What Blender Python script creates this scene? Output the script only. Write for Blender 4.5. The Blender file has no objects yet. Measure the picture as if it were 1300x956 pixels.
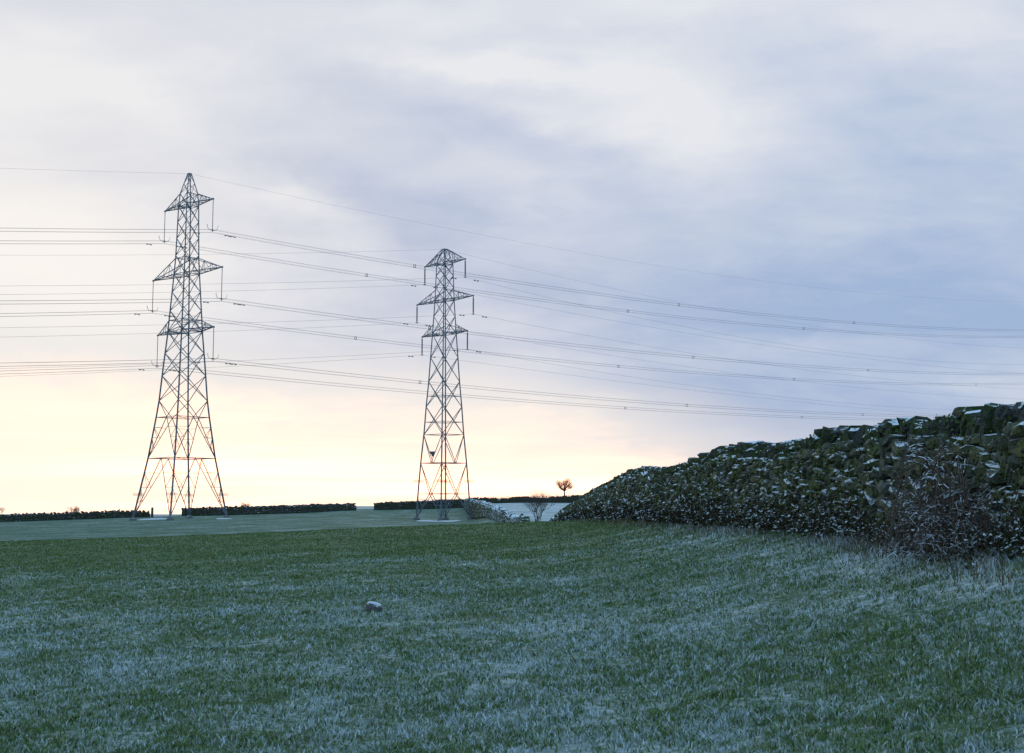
import bpy, math, random
import numpy as np
from mathutils import Vector, Matrix
R = math.radians
random.seed(7); rng = np.random.default_rng(7)
sc = bpy.context.scene
COL = sc.collection
F = 1805.0; TH = math.atan(219/F); CT, ST = math.cos(TH), math.sin(TH); EYE = 1.42
HR = 652.0

def ray(px, row):
    xc = (px-650)/F; yc = (433-row)/F
    return xc, CT-yc*ST, ST+yc*CT
def P(px, row, Y):
    a, b, c = ray(px, row)
    return Vector((Y*a/b, Y, EYE+Y*c/b))

# ------------------------------------------------------------------ helpers
def tag(o, label=None, cat=None, group=None, kind=None):
    if label: o['label'] = label
    if cat: o['category'] = cat
    if group: o['group'] = group
    if kind: o['kind'] = kind
    return o
def empty(name, loc, rz=0):
    o = bpy.data.objects.new(name, None); COL.objects.link(o)
    o.location = loc; o.rotation_euler = (0, 0, rz); o.empty_display_size = .5
    return o
class MB:
    def __init__(s): s.v = []; s.f = []
    def add(s, vs, fs):
        n = len(s.v); s.v.extend([tuple(v) for v in vs]); s.f.extend([tuple(i+n for i in f) for f in fs])
    def box(s, c, sz, rot=None, jit=0):
        vs = []
        for i in (-1, 1):
            for j in (-1, 1):
                for k in (-1, 1):
                    v = Vector((i*sz[0]/2, j*sz[1]/2, k*sz[2]/2))
                    if jit: v += Vector((random.uniform(-jit, jit), random.uniform(-jit, jit), random.uniform(-jit, jit)))
                    if rot: v = rot @ v
                    vs.append(v+Vector(c))
        s.add(vs, [(0,1,3,2),(4,6,7,5),(0,4,5,1),(2,3,7,6),(0,2,6,4),(1,5,7,3)])
    def bar(s, a, b, w, w2=None, ang=False):
        a = Vector(a); b = Vector(b); w2 = w2 or w
        d = (b-a); L = d.length
        if L < 1e-6: return
        d /= L
        up = Vector((0,0,1)) if abs(d.z) < .9 else Vector((.37,.93,0)).normalized()
        u = d.cross(up).normalized(); v = u.cross(d)
        vs = []
        for p, ww in ((a, w), (b, w2)):
            for (i, j) in ((-1,-1),(1,-1),(1,1),(-1,1)): vs.append(p+u*i*ww/2+v*j*ww/2)
        s.add(vs, [(0,1,2,3),(7,6,5,4),(0,4,5,1),(1,5,6,2),(2,6,7,3),(3,7,4,0)])
    def tube(s, pts, rads, n=4, cap=True):
        pts = [Vector(p) for p in pts]
        base = len(s.v); m = len(pts)
        for i, p in enumerate(pts):
            d = (pts[min(i+1, m-1)]-pts[max(i-1, 0)]).normalized()
            up = Vector((0,0,1)) if abs(d.z) < .9 else Vector((1,0,0))
            u = d.cross(up).normalized(); v = u.cross(d)
            r = rads[i] if hasattr(rads, '__len__') else rads
            for k in range(n):
                t = 2*math.pi*k/n
                s.v.append(tuple(p+u*math.cos(t)*r+v*math.sin(t)*r))
        for i in range(m-1):
            for k in range(n):
                a = base+i*n+k; b = base+i*n+(k+1) % n
                s.f.append((a, b, b+n, a+n))
        if cap:
            s.f.append(tuple(base+k for k in range(n))[::-1]); s.f.append(tuple(base+(m-1)*n+k for k in range(n)))
    def lathe(s, c, prof, n=8):
        base = len(s.v)
        for (z, r) in prof:
            for k in range(n):
                t = 2*math.pi*k/n; s.v.append((c[0]+r*math.cos(t), c[1]+r*math.sin(t), c[2]+z))
        for i in range(len(prof)-1):
            for k in range(n):
                a = base+i*n+k; b = base+i*n+(k+1) % n
                s.f.append((a, b, b+n, a+n))
        s.f.append(tuple(base+k for k in range(n))[::-1]); s.f.append(tuple(base+(len(prof)-1)*n+k for k in range(n)))
    def build(s, name, mat, parent=None, smooth=False):
        me = bpy.data.meshes.new(name); me.from_pydata(s.v, [], s.f); me.update()
        if smooth: me.polygons.foreach_set('use_smooth', [True]*len(me.polygons))
        if mat: me.materials.append(mat)
        o = bpy.data.objects.new(name, me); COL.objects.link(o)
        if parent: o.parent = parent
        return o

# numpy value noise
_perm = rng.permutation(512)
_val = rng.random(512)
def vnoise(x, y, seed=0):
    xi = np.floor(x).astype(int); yi = np.floor(y).astype(int); xf = x-xi; yf = y-yi
    u = xf*xf*(3-2*xf); v = yf*yf*(3-2*yf)
    def h(a, b): return _val[(_perm[(a+seed*17) % 512]+b*31+seed) % 512]
    return (h(xi,yi)*(1-u)+h(xi+1,yi)*u)*(1-v)+(h(xi,yi+1)*(1-u)+h(xi+1,yi+1)*u)*v
def fbm(x, y, o=4, seed=0):
    s = 0; a = .5
    for i in range(o): s = s+a*vnoise(x*2**i, y*2**i, seed+i); a *= .5
    return s
def sstep(a, b, x):
    t = np.clip((x-a)/(b-a), 0, 1); return t*t*(3-2*t)

# ------------------------------------------------------------------ terrain
TY = np.array([70,90,120,160,200,235,270,300,340,450,800,2000,9000.])
TPX = np.array([0,193,232,350,450,500,565,600,620,680,1300.])
TR = np.array([
 [687,690,684,675,667,662,662,663,664,664,660,656,652.8],
 [682,684,679,669,661,656.3,656.5,657,658,659,657,654,652.8],
 [680.5,682,678,668,660,655,654,654.5,656,656,655,653.5,652.8],
 [676,679,675,666,659,654,651.5,651.5,652,652,652,652.5,652.8],
 [671,674,671,664,659,653,648,646.8,646.8,646.5,645.5,642.5,652.8],
 [669,672,670,665,661,655,648.5,645.6,645,645.3,645,642.5,652.8],
 [667,670,669,666,662.6,656.5,648.5,644.8,643.5,643.5,645,646,652.8],
 [666,668.5,668,665,661,655,647.5,643.6,641,641,643,646,652.8],
 [664.5,667,666,658,653,648.5,645,642,639.5,639.5,642,646,652.8],
 [662.5,664,663,659,654,649,645,641.5,638.5,638.5,641,646,652.8],
 [657,657,656,654,652,649,645,641,638.5,638.5,641,646,652.8]])
WY = np.array([13.7,19,25,32,43,51,65,77,90.])
WA = np.array([.84,.87,.9,.84,.77,.64,.39,.18,0.])
WXs = [(-12,5.3),(4,5.15),(13.7,4.9),(19,4.72),(25,4.58),(28,4.52),(32,4.45),(38,4.38),(43,4.33),(51,4.25),(65,4.22),(77,4.2),(90,3.95),(100,3.55),(106,2.9)]
def wallx(y): return np.interp(y, [a for a, b in WXs], [b for a, b in WXs])
def terrain(x, y, bump=True):
    x = np.asarray(x, float); y = np.asarray(y, float)
    yn = np.clip(y, -40, 75)
    A = np.interp(yn, WY, WA)
    fx = np.where(x < 0, .0355*np.clip(x, -40, 0), A*np.clip(x/4.6, 0, 1)**1.6)
    near = -1.19+.012*(yn-10)+fx
    near = near-np.where(yn < 10, .0*yn, 0)
    ys = np.maximum(y, 60.)
    px = np.clip(650+F*x/ys*1.007, 0, 1300)
    # bilinear in (px, log Y)
    j = np.clip(np.searchsorted(TY, ys, side='right')-1, 0, len(TY)-2)
    ty = np.clip((np.log(ys)-np.log(TY[j]))/(np.log(TY[j+1])-np.log(TY[j])), 0, 1)
    i = np.clip(np.searchsorted(TPX, px, side='right')-1, 0, len(TPX)-2)
    tx = np.clip((px-TPX[i])/(TPX[i+1]-TPX[i]), 0, 1); tx = tx*tx*(3-2*tx)*.5+tx*.5
    rows = (TR[i, j]*(1-tx)+TR[i+1, j]*tx)*(1-ty)+(TR[i, j+1]*(1-tx)+TR[i+1, j+1]*tx)*ty
    far = -(rows-HR)/F*ys
    m = sstep(58, 74, y)
    z = near*(1-m)+far*m
    if bump:
        b = (fbm(x*.35, y*.35, 3, 3)-.44)*.10+(fbm(x*2.3, y*2.3, 3, 9)-.44)*.11
        z = z+b*sstep(100, 50, y)+(fbm(x*.05, y*.05, 2, 5)-.37)*.25*sstep(80, 120, y)*sstep(2000, 500, y)
    return z+EYE
def tz(x, y): return float(terrain(np.array([x]), np.array([y]))[0])

# ------------------------------------------------------------------ materials
def newmat(name):
    m = bpy.data.materials.new(name); m.use_nodes = True
    nt = m.node_tree; nt.nodes.clear()
    out = nt.nodes.new('ShaderNodeOutputMaterial'); b = nt.nodes.new('ShaderNodeBsdfPrincipled')
    nt.links.new(b.outputs[0], out.inputs[0]); return m, nt, b
class NT:
    def __init__(s, nt): s.nt = nt; s.L = nt.links.new
    def n(s, t, **k):
        o = s.nt.nodes.new(t)
        for a, v in k.items(): setattr(o, a, v)
        return o
    def val(s, i, v):
        if isinstance(v, (int, float)): i.default_value = v
        elif isinstance(v, tuple): i.default_value = v
        else: s.L(v, i)
    def math(s, op, a, b=0., c=None, clamp=False):
        o = s.n('ShaderNodeMath', operation=op, use_clamp=clamp); s.val(o.inputs[0], a); s.val(o.inputs[1], b)
        if c is not None: s.val(o.inputs[2], c)
        return o.outputs[0]
    def noise(s, vec, scale, detail=4, rough=.55, dist=0.):
        o = s.n('ShaderNodeTexNoise'); s.L(vec, o.inputs['Vector']); o.inputs['Scale'].default_value = scale
        o.inputs['Detail'].default_value = detail; o.inputs['Roughness'].default_value = rough; o.inputs['Distortion'].default_value = dist
        return o.outputs[0]
    def ramp(s, f, a, b, lo=0., hi=1., smooth=True):
        o = s.n('ShaderNodeMapRange', interpolation_type='SMOOTHSTEP' if smooth else 'LINEAR'); s.val(o.inputs[0], f)
        s.val(o.inputs[1], a); s.val(o.inputs[2], b); s.val(o.inputs[3], lo); s.val(o.inputs[4], hi); return o.outputs[0]
    def mix(s, f, a, b):
        o = s.n('ShaderNodeMix', data_type='RGBA'); s.val(o.inputs[0], f)
        for i, c in ((6, a), (7, b)):
            if isinstance(c, tuple): o.inputs[i].default_value = c+(1,) if len(c) == 3 else c
            else: s.L(c, o.inputs[i])
        return o.outputs[2]
    def bump(s, h, strength, dist, bsdf):
        o = s.n('ShaderNodeBump'); o.inputs['Strength'].default_value = strength; o.inputs['Distance'].default_value = dist
        s.L(h, o.inputs['Height']); s.L(o.outputs[0], bsdf.inputs['Normal']); return o

SNOW = (.82, .84, .87)
def mat_ground():
    m, nt, b = newmat('frosted_field'); T = NT(nt)
    pos = T.n('ShaderNodeNewGeometry').outputs['Position']
    at = T.n('ShaderNodeAttribute', attribute_name='snow').outputs['Fac']
    big = T.noise(pos, .22, 4); med = T.noise(pos, 1.6, 5, .6); fine = T.noise(pos, 14, 5, .65); vf = T.noise(pos, 60, 3, .6)
    g = T.mix(T.ramp(big, .35, .65), (.075, .125, .045), (.095, .145, .055))
    g = T.mix(T.ramp(fine, .35, .7), g, (.12, .17, .075))
    g = T.mix(T.ramp(med, .62, .72, 0, .5), g, (.06, .055, .035))
    sy = T.n('ShaderNodeSeparateXYZ'); T.L(pos, sy.inputs[0])
    g = T.mix(T.ramp(sy.outputs[1], 68, 76, 0, .85), g, T.mix(T.ramp(med, .3, .7), (.035, .10, .06), (.075, .165, .10)))
    s = T.math('ADD', T.math('MULTIPLY', med, .6), T.math('MULTIPLY', fine, 1.1))
    s = T.math('ADD', s, T.math('MULTIPLY', big, .5))
    s = T.math('ADD', s, T.math('MULTIPLY', T.math('SUBTRACT', at, .5), 1.3))
    f = T.ramp(s, .95, 1.55, 0, .85)
    c = T.mix(f, g, SNOW)
    T.L(c, b.inputs['Base Color']); b.inputs['Roughness'].default_value = .85
    b.inputs['Specular IOR Level'].default_value = .15
    T.bump(T.math('ADD', fine, vf), .8, .04, b)
    return m
def mat_blades(name, ca, cb, dead, fr):
    m, nt, b = newmat(name); T = NT(nt)
    pos = T.n('ShaderNodeNewGeometry').outputs['Position']
    rnd = T.n('ShaderNodeAttribute', attribute_name='rnd').outputs['Fac']
    med = T.noise(pos, 1.1, 5, .62); fine = T.noise(pos, 8, 4, .65); big = T.noise(pos, .22, 4)
    c = T.mix(rnd, ca, cb)
    c = T.mix(T.ramp(rnd, .84, .9), c, dead)
    s = T.math('ADD', T.math('MULTIPLY', med, .65), T.math('MULTIPLY', fine, 1.05))
    s = T.math('ADD', s, T.math('MULTIPLY', big, .5))
    s = T.math('ADD', s, T.math('MULTIPLY', rnd, .35))
    sy = T.n('ShaderNodeSeparateXYZ'); T.L(pos, sy.inputs[0])
    s = T.math('ADD', s, T.ramp(sy.outputs[1], 10, 50, .06, -.16))
    c = T.mix(T.ramp(s, 1.25-fr, 1.60-fr, 0, .9), c, (.60, .66, .70))
    T.L(c, b.inputs['Base Color']); b.inputs['Roughness'].default_value = .7
    b.inputs['Specular IOR Level'].default_value = .2
    return m
def snowy(name, cols, scale=6., th=(.35, .75), nz=.55, bumpd=.02, rough=.9):
    """a rough surface with snow lying on what faces up"""
    m, nt, b = newmat(name); T = NT(nt)
    geo = T.n('ShaderNodeNewGeometry'); pos = geo.outputs['Position']
    oi = geo.outputs['Random Per Island']
    sep = T.n('ShaderNodeSeparateXYZ'); T.L(geo.outputs['Normal'], sep.inputs[0])
    n1 = T.noise(pos, scale*.35, 4, .6); n2 = T.noise(pos, scale, 5, .65); n3 = T.noise(pos, scale*5, 3)
    c = T.mix(oi, cols[0], cols[1])
    if len(cols) > 2: c = T.mix(T.ramp(n1, .42, .58), c, cols[2])
    if len(cols) > 3: c = T.mix(T.ramp(n2, .52, .66), c, cols[3])
    c = T.mix(T.ramp(n3, .30, .52, .75, 0), c, (.012, .014, .010))
    c = T.mix(T.ramp(n3, .60, .72, 0, .4), c, (.17, .17, .12))
    up = T.math('ADD', sep.outputs[2], T.math('MULTIPLY', T.math('SUBTRACT', n2, .5), 1.6))
    up = T.math('ADD', up, T.math('MULTIPLY', T.math('SUBTRACT', n1, .5), 1.2))
    f = T.ramp(up, nz, nz+.22, 0, .95)
    c = T.mix(f, c, SNOW)
    T.L(c, b.inputs['Base Color']); b.inputs['Roughness'].default_value = rough; b.inputs['Specular IOR Level'].default_value = .2
    T.bump(T.math('ADD', n2, T.math('MULTIPLY', n3, .6)), 1., bumpd*1.8, b)
    return m
def plain(name, col, rough=.6, metal=0., var=.25, scale=3.):
    m, nt, b = newmat(name); T = NT(nt)
    pos = T.n('ShaderNodeNewGeometry').outputs['Position']
    n1 = T.noise(pos, scale, 4)
    c2 = tuple(x*(1-var) for x in col); c1 = tuple(min(1, x*(1+var)) for x in col)
    T.L(T.mix(T.ramp(n1, .35, .65), c2, c1), b.inputs['Base Color'])
    b.inputs['Roughness'].default_value = rough; b.inputs['Metallic'].default_value = metal
    return m
M = {}
M['ground'] = mat_ground()
M['grass'] = mat_blades('grass_blades', (.09, .15, .035), (.18, .235, .07), (.22, .19, .09), .02)
M['drygrass'] = mat_blades('dry_grass_blades', (.16, .12, .06), (.10, .10, .04), (.26, .2, .11), .05)
M['stone'] = snowy('mossy_stone', [(.085, .085, .065), (.17, .165, .125), (.115, .125, .04), (.065, .07, .045)], 6., nz=.6)
M['farstone'] = snowy('weathered_stone', [(.06, .055, .05), (.10, .09, .08), (.05, .06, .025)], 3., nz=.75)
M['coping'] = snowy('coping_stone', [(.05, .05, .045), (.10, .095, .085), (.045, .065, .018)], 7., nz=.66)
M['core'] = plain('wall_heart_stone', (.03, .03, .025), .95, scale=8)
M['moss'] = snowy('moss_and_ivy', [(.06, .07, .02), (.13, .15, .045), (.08, .10, .025)], 9., nz=1.05)
M['bracken'] = snowy('dead_bracken', [(.09, .05, .025), (.05, .035, .02), (.05, .055, .02)], 9., nz=.66)
M['twig'] = snowy('frosted_twig', [(.15, .10, .07), (.10, .07, .055)], 12., nz=.58, bumpd=.002)
M['bark'] = plain('dark_bark', (.07, .055, .04), .9)
M['steel'] = plain('galvanised_steel', (.17, .18, .19), .6, .0, .15, .8)
M['steel2'] = plain('darkened_steel', (.13, .15, .175), .6, .0, .15, .8)
M['porcelain'] = plain('insulator_glaze', (.10, .14, .17), .3)
M['wire'] = plain('aluminium_wire', (.14, .16, .19), .6)
M['hard'] = plain('line_fitting', (.05, .055, .06), .6)
M['concrete'] = snowy('snowy_concrete', [(.16, .155, .15), (.2, .19, .18)], 2., nz=.8)
M['hedge'] = snowy('winter_hedge', [(.05, .04, .03), (.07, .05, .035), (.04, .045, .025)], 2., nz=.98)
M['sign'] = plain('notice_plate', (.08, .08, .09), .5)
M['postwood'] = plain('weathered_post', (.07, .065, .06), .9)

# ------------------------------------------------------------------ ground sheet
def axis(segs):
    out = [segs[0][0]]
    for a, b, d0, d1 in segs:
        x = a
        while x < b-1e-6:
            t = (x-a)/(b-a); x += d0*(d1/d0)**t
            out.append(min(x, b))
    return np.array(out)
xp = axis([(0, 7, .16, .16), (7, 60, .2, 3), (60, 400, 3.5, 30), (400, 9000, 40, 1500)])
xs = np.concatenate([-xp[:0:-1], xp])
ys = axis([(-3000, -50, 500, 20), (-50, 6, 10, .5), (6, 26, .14, .2), (26, 80, .25, 1.2), (80, 360, 1.5, 5), (360, 12000, 10, 1500)])
X, Y = np.meshgrid(xs, ys)
Z = terrain(X, Y)
nx, ny = len(xs), len(ys)
V = np.stack([X, Y, Z], -1).reshape(-1, 3)
idx = np.arange(nx*ny).reshape(ny, nx)
Q = np.stack([idx[:-1, :-1], idx[:-1, 1:], idx[1:, 1:], idx[1:, :-1]], -1).reshape(-1, 4)
me = bpy.data.meshes.new('ground'); me.vertices.add(len(V)); me.vertices.foreach_set('co', V.ravel())
me.loops.add(Q.size); me.loops.foreach_set('vertex_index', Q.ravel())
me.polygons.add(len(Q)); me.polygons.foreach_set('loop_start', np.arange(0, Q.size, 4)); me.update(calc_edges=True)
me.polygons.foreach_set('use_smooth', np.ones(len(Q), bool))
dpx = [(590,292),(600,230),(612,190),(625,160),(642,135),(668,112)]
dX = [P(p, 655, y).x for p, y in dpx]; dY = [y for p, y in dpx]
def diagx(y): return np.interp(y, dY[::-1], dX[::-1])
sn = .51-.28*sstep(12, 62, Y)+(fbm(X*.9, Y*.5, 3, 61)-.44)*.25
sn = np.where(Y > 74, .43, sn)
sn = np.where((Y > 100) & (Y < 345) & (X > diagx(Y)), .64, sn)
sn = sn+np.where(Y > 74, (fbm(X*.45, Y*.3, 4, 71)-.46)*.28, 0)
sn = np.where((Y > 345), .6, sn)
# verge at the foot of the wall, and the pylons' trampled bases
wx = wallx(Y)
sn = sn+np.where((Y < 60) & (Y > 5), .08*np.exp(-((X-(wx-1.2))/.55)**2), 0)
a = me.attributes.new('snow', 'FLOAT', 'POINT'); a.data.foreach_set('value', sn.ravel())
me.materials.append(M['ground'])
g = bpy.data.objects.new('ground', me); COL.objects.link(g)
tag(g, 'frosted green pasture rising gently to a crest', 'field', kind='structure')

# ------------------------------------------------------------------ grass
def blades(name, x, y, h, w, mat, lean=.45, label=None, cat=None):
    n = len(x); z = terrain(x, y)
    an = rng.random(n)*2*np.pi; la = rng.random(n)*2*np.pi; lm = rng.random(n)*lean*h
    ca, sa = np.cos(an)*w/2, np.sin(an)*w/2
    bx, by = np.cos(la)*lm, np.sin(la)*lm
    v = np.empty((n, 5, 3))
    v[:, 0] = np.stack([x-ca, y-sa, z-.015], -1); v[:, 1] = np.stack([x+ca, y+sa, z-.015], -1)
    v[:, 2] = np.stack([x+ca*.75+bx*.35, y+sa*.75+by*.35, z+h*.55], -1)
    v[:, 3] = np.stack([x-ca*.75+bx*.35, y-sa*.75+by*.35, z+h*.55], -1)
    v[:, 4] = np.stack([x+bx, y+by, z+h*.95], -1)
    me = bpy.data.meshes.new(name); me.vertices.add(n*5); me.vertices.foreach_set('co', v.ravel())
    base = np.arange(n)[:, None]*5
    li = np.concatenate([base+np.array([[0, 1, 2, 3]]), base+np.array([[3, 2, 4]])], 1)
    me.loops.add(li.size); me.loops.foreach_set('vertex_index', li.ravel())
    ls = (np.arange(n)[:, None]*7+np.array([[0, 4]])).ravel()
    me.polygons.add(2*n); me.polygons.foreach_set('loop_start', ls); me.update(calc_edges=True)
    at = me.attributes.new('rnd', 'FLOAT', 'FACE'); at.data.foreach_set('value', np.repeat(rng.random(n), 2))
    me.materials.append(mat)
    o = bpy.data.objects.new(name, me); COL.objects.link(o)
    tag(o, label, cat, kind='stuff'); return o
N = 680000
yy = np.exp(rng.uniform(np.log(4.5), np.log(84), N)); xx = rng.uniform(-.43, .43, N)*yy
k = (xx < wallx(yy)-.35)
# clumps: denser where the sward is thick
dn = fbm(xx*3.7, yy*2.6, 3, 21)*.7+fbm(xx*.5, yy*.5, 2, 23)*.35
k &= rng.random(N) < np.clip((dn-.22)*3.2, .25, 1)
xx, yy, dn = xx[k], yy[k], dn[k]
hh = (.016+.028*rng.random(len(xx)))*(.6+.9*dn)*(1+.004*yy)
blades('grass', xx, yy, hh, .0045+.0006*yy, M['grass'], 1.7, 'short green frosted grass over the near field', 'grass')
N = 26000
yy = np.exp(rng.uniform(np.log(9), np.log(98), N)); xx = wallx(yy)-.28-np.abs(rng.normal(0, .38, N))
k = fbm(xx*1.2+3, yy*.9, 3, 31) > .40
k &= xx > 0
xx, yy = xx[k], yy[k]
blades('dry_grass', xx, yy, .05+.11*rng.random(len(xx))**1.5, .006+.0004*yy, M['drygrass'], 1.1, 'buff dead grass and tufts along the foot of the stone wall', 'dry grass')

# ------------------------------------------------------------------ stones
_ico = None
def lump(mb, c, sz, rot, jit=.12, flat=.35):
    """rounded box stone, 26 vertices"""
    vs = []; ind = {}
    for i in (-1, 0, 1):
        for j in (-1, 0, 1):
            for k in (-1, 0, 1):
                if i == j == k == 0: continue
                n = abs(i)+abs(j)+abs(k)
                f = {1: 1.05, 2: .97, 3: .86}[n]
                v = Vector((i*f*sz[0]/2, j*f*sz[1]/2, k*f*sz[2]/2))
                v = Vector((v.x*(1+random.uniform(-jit, jit)), v.y*(1+random.uniform(-jit, jit)), v.z*(1+random.uniform(-jit, jit))))
                v += Vector([random.uniform(-jit, jit)*.25*s for s in sz])
                ind[(i, j, k)] = len(vs); vs.append(rot @ v+Vector(c))
    fs = []
    for ax in range(3):
        for s in (-1, 1):
            for a in (-1, 0):
                for b in (-1, 0):
                    q = []
                    for (da, db) in ((0, 0), (1, 0), (1, 1), (0, 1)):
                        t = [0, 0, 0]; t[ax] = s; t[(ax+1) % 3] = a+da; t[(ax+2) % 3] = b+db; q.append(ind[tuple(t)])
                    fs.append(tuple(q if s > 0 else q[::-1]))
    mb.add(vs, fs)

# top profile of the near wall, from the skyline
sky = [(1420,500),(1300,519),(1290,518),(1275,524),(1263,526),(1256,524),(1224,524),(1215,528),(1195,532),(1165,532),(1135,537),(1120,544),(1085,546),(1060,548),(1040,558),(1000,563.5),(980,566),(950,563.5),(938,565),(905,578),(873,590),(862,594),(850,596),(827,593.5),(815,596),(800,601),(780,611),(760,621),(745,629),(728,640),(715,649),(704,656)]
SX = [a for a, b in sky][::-1]; SR = [b for a, b in sky][::-1]
def walltop(y):
    x = float(wallx(y)); px = 650+F*x/max(y, 5)*1.0
    if px > 1400: return 1.0+EYE-.02+.08*math.sin(y*1.3)
    r = float(np.interp(px, SX, SR)); q = P(px, r, y); 
    # account for the pitch in px
    return q.z
wall = empty('dry_stone_wall', (5, 30, tz(4.6, 30)))
WO = Vector(wall.location)
def loc(v): return Vector(v)-WO
core = MB(); st = MB(); cp = MB(); ms = MB(); br = MB()
# heart of the wall
ysamp = list(np.arange(2, 104.5, .5)); prev = None
sect = []
for y in ysamp:
    x = float(wallx(y)); b = tz(x-.3, y)-.25; t = walltop(y)-.22; t = max(t, b+.15)
    sect.append([(x-.24, y, b), (x-.17, y, t), (x+.22, y, t), (x+.36, y, b)])
vs = [loc(v) for s_ in sect for v in s_]; fs = []
for i in range(len(sect)-1):
    for k_ in range(4):
        a_ = i*4+k_; b_ = i*4+(k_+1) % 4; fs.append((a_, a_+4, b_+4, b_))
fs += [(0, 1, 2, 3), tuple(len(vs)-1-i for i in range(4))]
core.add(vs, fs)
# courses of face stones
y = 3.
def near_scale(y): return 1. if y < 40 else (1.5 if y < 65 else 2.0)
for side in (-1, 1):
    z = 0
    zi = 0
    while zi < 22:
        y = 3.+random.random()*.3
        while y < 104:
            S = near_scale(y) if side < 0 else 2.2
            L = (.10+.34*random.random()**1.6)*S; hgt = .105*S
            ym = y+L/2
            x = float(wallx(ym)); b = tz(x-.3, ym)-.06; t = walltop(ym)-.20
            zc = b+(zi+.5)*hgt*(1+.0*ym)+.035*math.sin(ym*1.7+zi*.6)+.03*math.sin(ym*4.3+zi*2.2)+random.gauss(0, .014)
            if zc < t-.02 and (y > 10 or side < 0):
                f = (zc-b)/max(t-b, .2); w0 = .30-.09*f
                xo = x+side*w0+random.uniform(-.035, .03)+(0 if side < 0 else .05)
                dirx = float(wallx(ym+.5)-wallx(ym-.5))
                rot = Matrix.Rotation(-math.atan(dirx)+random.gauss(0, .07), 3, 'Z') @ Matrix.Rotation(random.gauss(0, .16), 3, 'X') @ Matrix.Rotation(random.gauss(0, .10), 3, 'Y')
                lump(st, loc((xo, ym, zc)), (random.uniform(.2, .3)*min(S, 1.4), L*random.uniform(.85, 1.1), hgt*random.uniform(.6, 1.35)), rot, .19)
            y += L
        zi += 1
# coping: slabs set on edge, leaning along the wall
y = 2.5
while y < 103:
    S = near_scale(y); th = random.uniform(.05, .17)*S
    ym = y+th/2; x = float(wallx(ym)); t = walltop(ym); b = tz(x-.3, ym)
    hgt = random.uniform(.17, .38)
    if t-b > .35:
        lean = random.gauss(.45, .28) if random.random() < .8 else random.gauss(1.3, .15)
        rot = Matrix.Rotation(random.gauss(0, .15), 3, 'Z') @ Matrix.Rotation(lean, 3, 'X') @ Matrix.Rotation(random.gauss(0, .12), 3, 'Y')
        lump(cp, loc((x+random.gauss(0, .03), ym, t-hgt*.45*abs(math.cos(lean))-.055+random.gauss(0, .035))), (random.uniform(.3, .5), th*1.1, hgt), rot, .2)
    else:
        lump(cp, loc((x+random.gauss(0, .1), ym, b+.05)), (random.uniform(.2, .4), random.uniform(.2, .35), .2), Matrix.Rotation(random.random()*3, 3, 'Z'), .2)
    y += th*.95
# one squared block standing proud on the coping
for (p_, r_, w_) in ((1240, 521, .26), (1287, 521, .25)):
    yb = next(v for v in np.arange(10, 30, .05) if 650+F*float(wallx(v))/v < p_)
    q = P(p_, r_, yb); lump(cp, loc((float(wallx(yb)), yb, q.z-.02)), (.36, w_*1.6, .12), Matrix.Rotation(.03, 3, 'X'), .06)
# moss and ivy clinging to the face, bracken at its foot
def leaf(mb, c, s, nrm=None):
    if nrm is None:
        nrm = Vector((-abs(random.gauss(.7, .4)), random.gauss(0, .5), random.gauss(.35, .5))).normalized()
    u = nrm.orthogonal().normalized(); u = Matrix.Rotation(random.random()*6.28, 3, nrm) @ u; v = nrm.cross(u)
    a_ = s*random.uniform(.7, 1.3); b_ = s*random.uniform(.45, .9)
    mb.add([Vector(c)-u*a_, Vector(c)-v*b_+nrm*s*.2, Vector(c)+u*a_, Vector(c)+v*b_+nrm*s*.2], [(0, 1, 2, 3)])
for i in range(26000):
    y = math.exp(random.uniform(math.log(9), math.log(100)))
    x = float(wallx(y)); b = tz(x-.3, y); t = walltop(y)-.04
    if t < b+.1: continue
    f = random.random()*1.13
    cl = float(fbm(np.array([y*1.3]), np.array([f*2.2]), 3, 41)[0])
    if cl < .40 and random.random() < .8: continue
    z = b+(t-b)*f
    s = (.009+.0006*y)*random.uniform(.6, 1.6)
    leaf(ms, loc((x-.41+.09*f+random.gauss(0, .03)+(random.random()*.5 if f > 1 else 0), y, min(z, t+random.uniform(-.05, .03)))), s)
for i in range(17000):
    y = math.exp(random.uniform(math.log(9), math.log(100)))
    x = float(wallx(y)); b = tz(x-.4, y); t = walltop(y)
    f = abs(random.gauss(0, .20))
    if f > .8: continue
    if float(fbm(np.array([y*.5]), np.array([1.]), 3, 51)[0]) < .38: f *= .35
    s = (.010+.0006*y)*random.uniform(.6, 1.8)
    nrm = Vector((random.gauss(-.3, .6), random.gauss(0, .6), random.gauss(.35, .5)))
    if nrm.length < .01: continue
    leaf(br, loc((x-.46-random.random()*.32*(1-f), y, b+(t-b)*f*.9+.02)), s, nrm.normalized())
core.build('wall_core', M['core'], wall)
st.build('stonework', M['stone'], wall); cp.build('coping', M['coping'], wall)
tag(ms.build('moss', M['moss'], wall), 'green moss and ivy with flecks of snow', kind='stuff')
tag(wall, 'tall mossy dry stone wall with snowy coping running along the right of the field', 'stone wall')
bo = br.build('dead_bracken', M['bracken']); bo.location = WO
tag(bo, 'brown dead bracken and leaves heaped with snow at the foot of the tall wall', 'bracken', kind='stuff')

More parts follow.
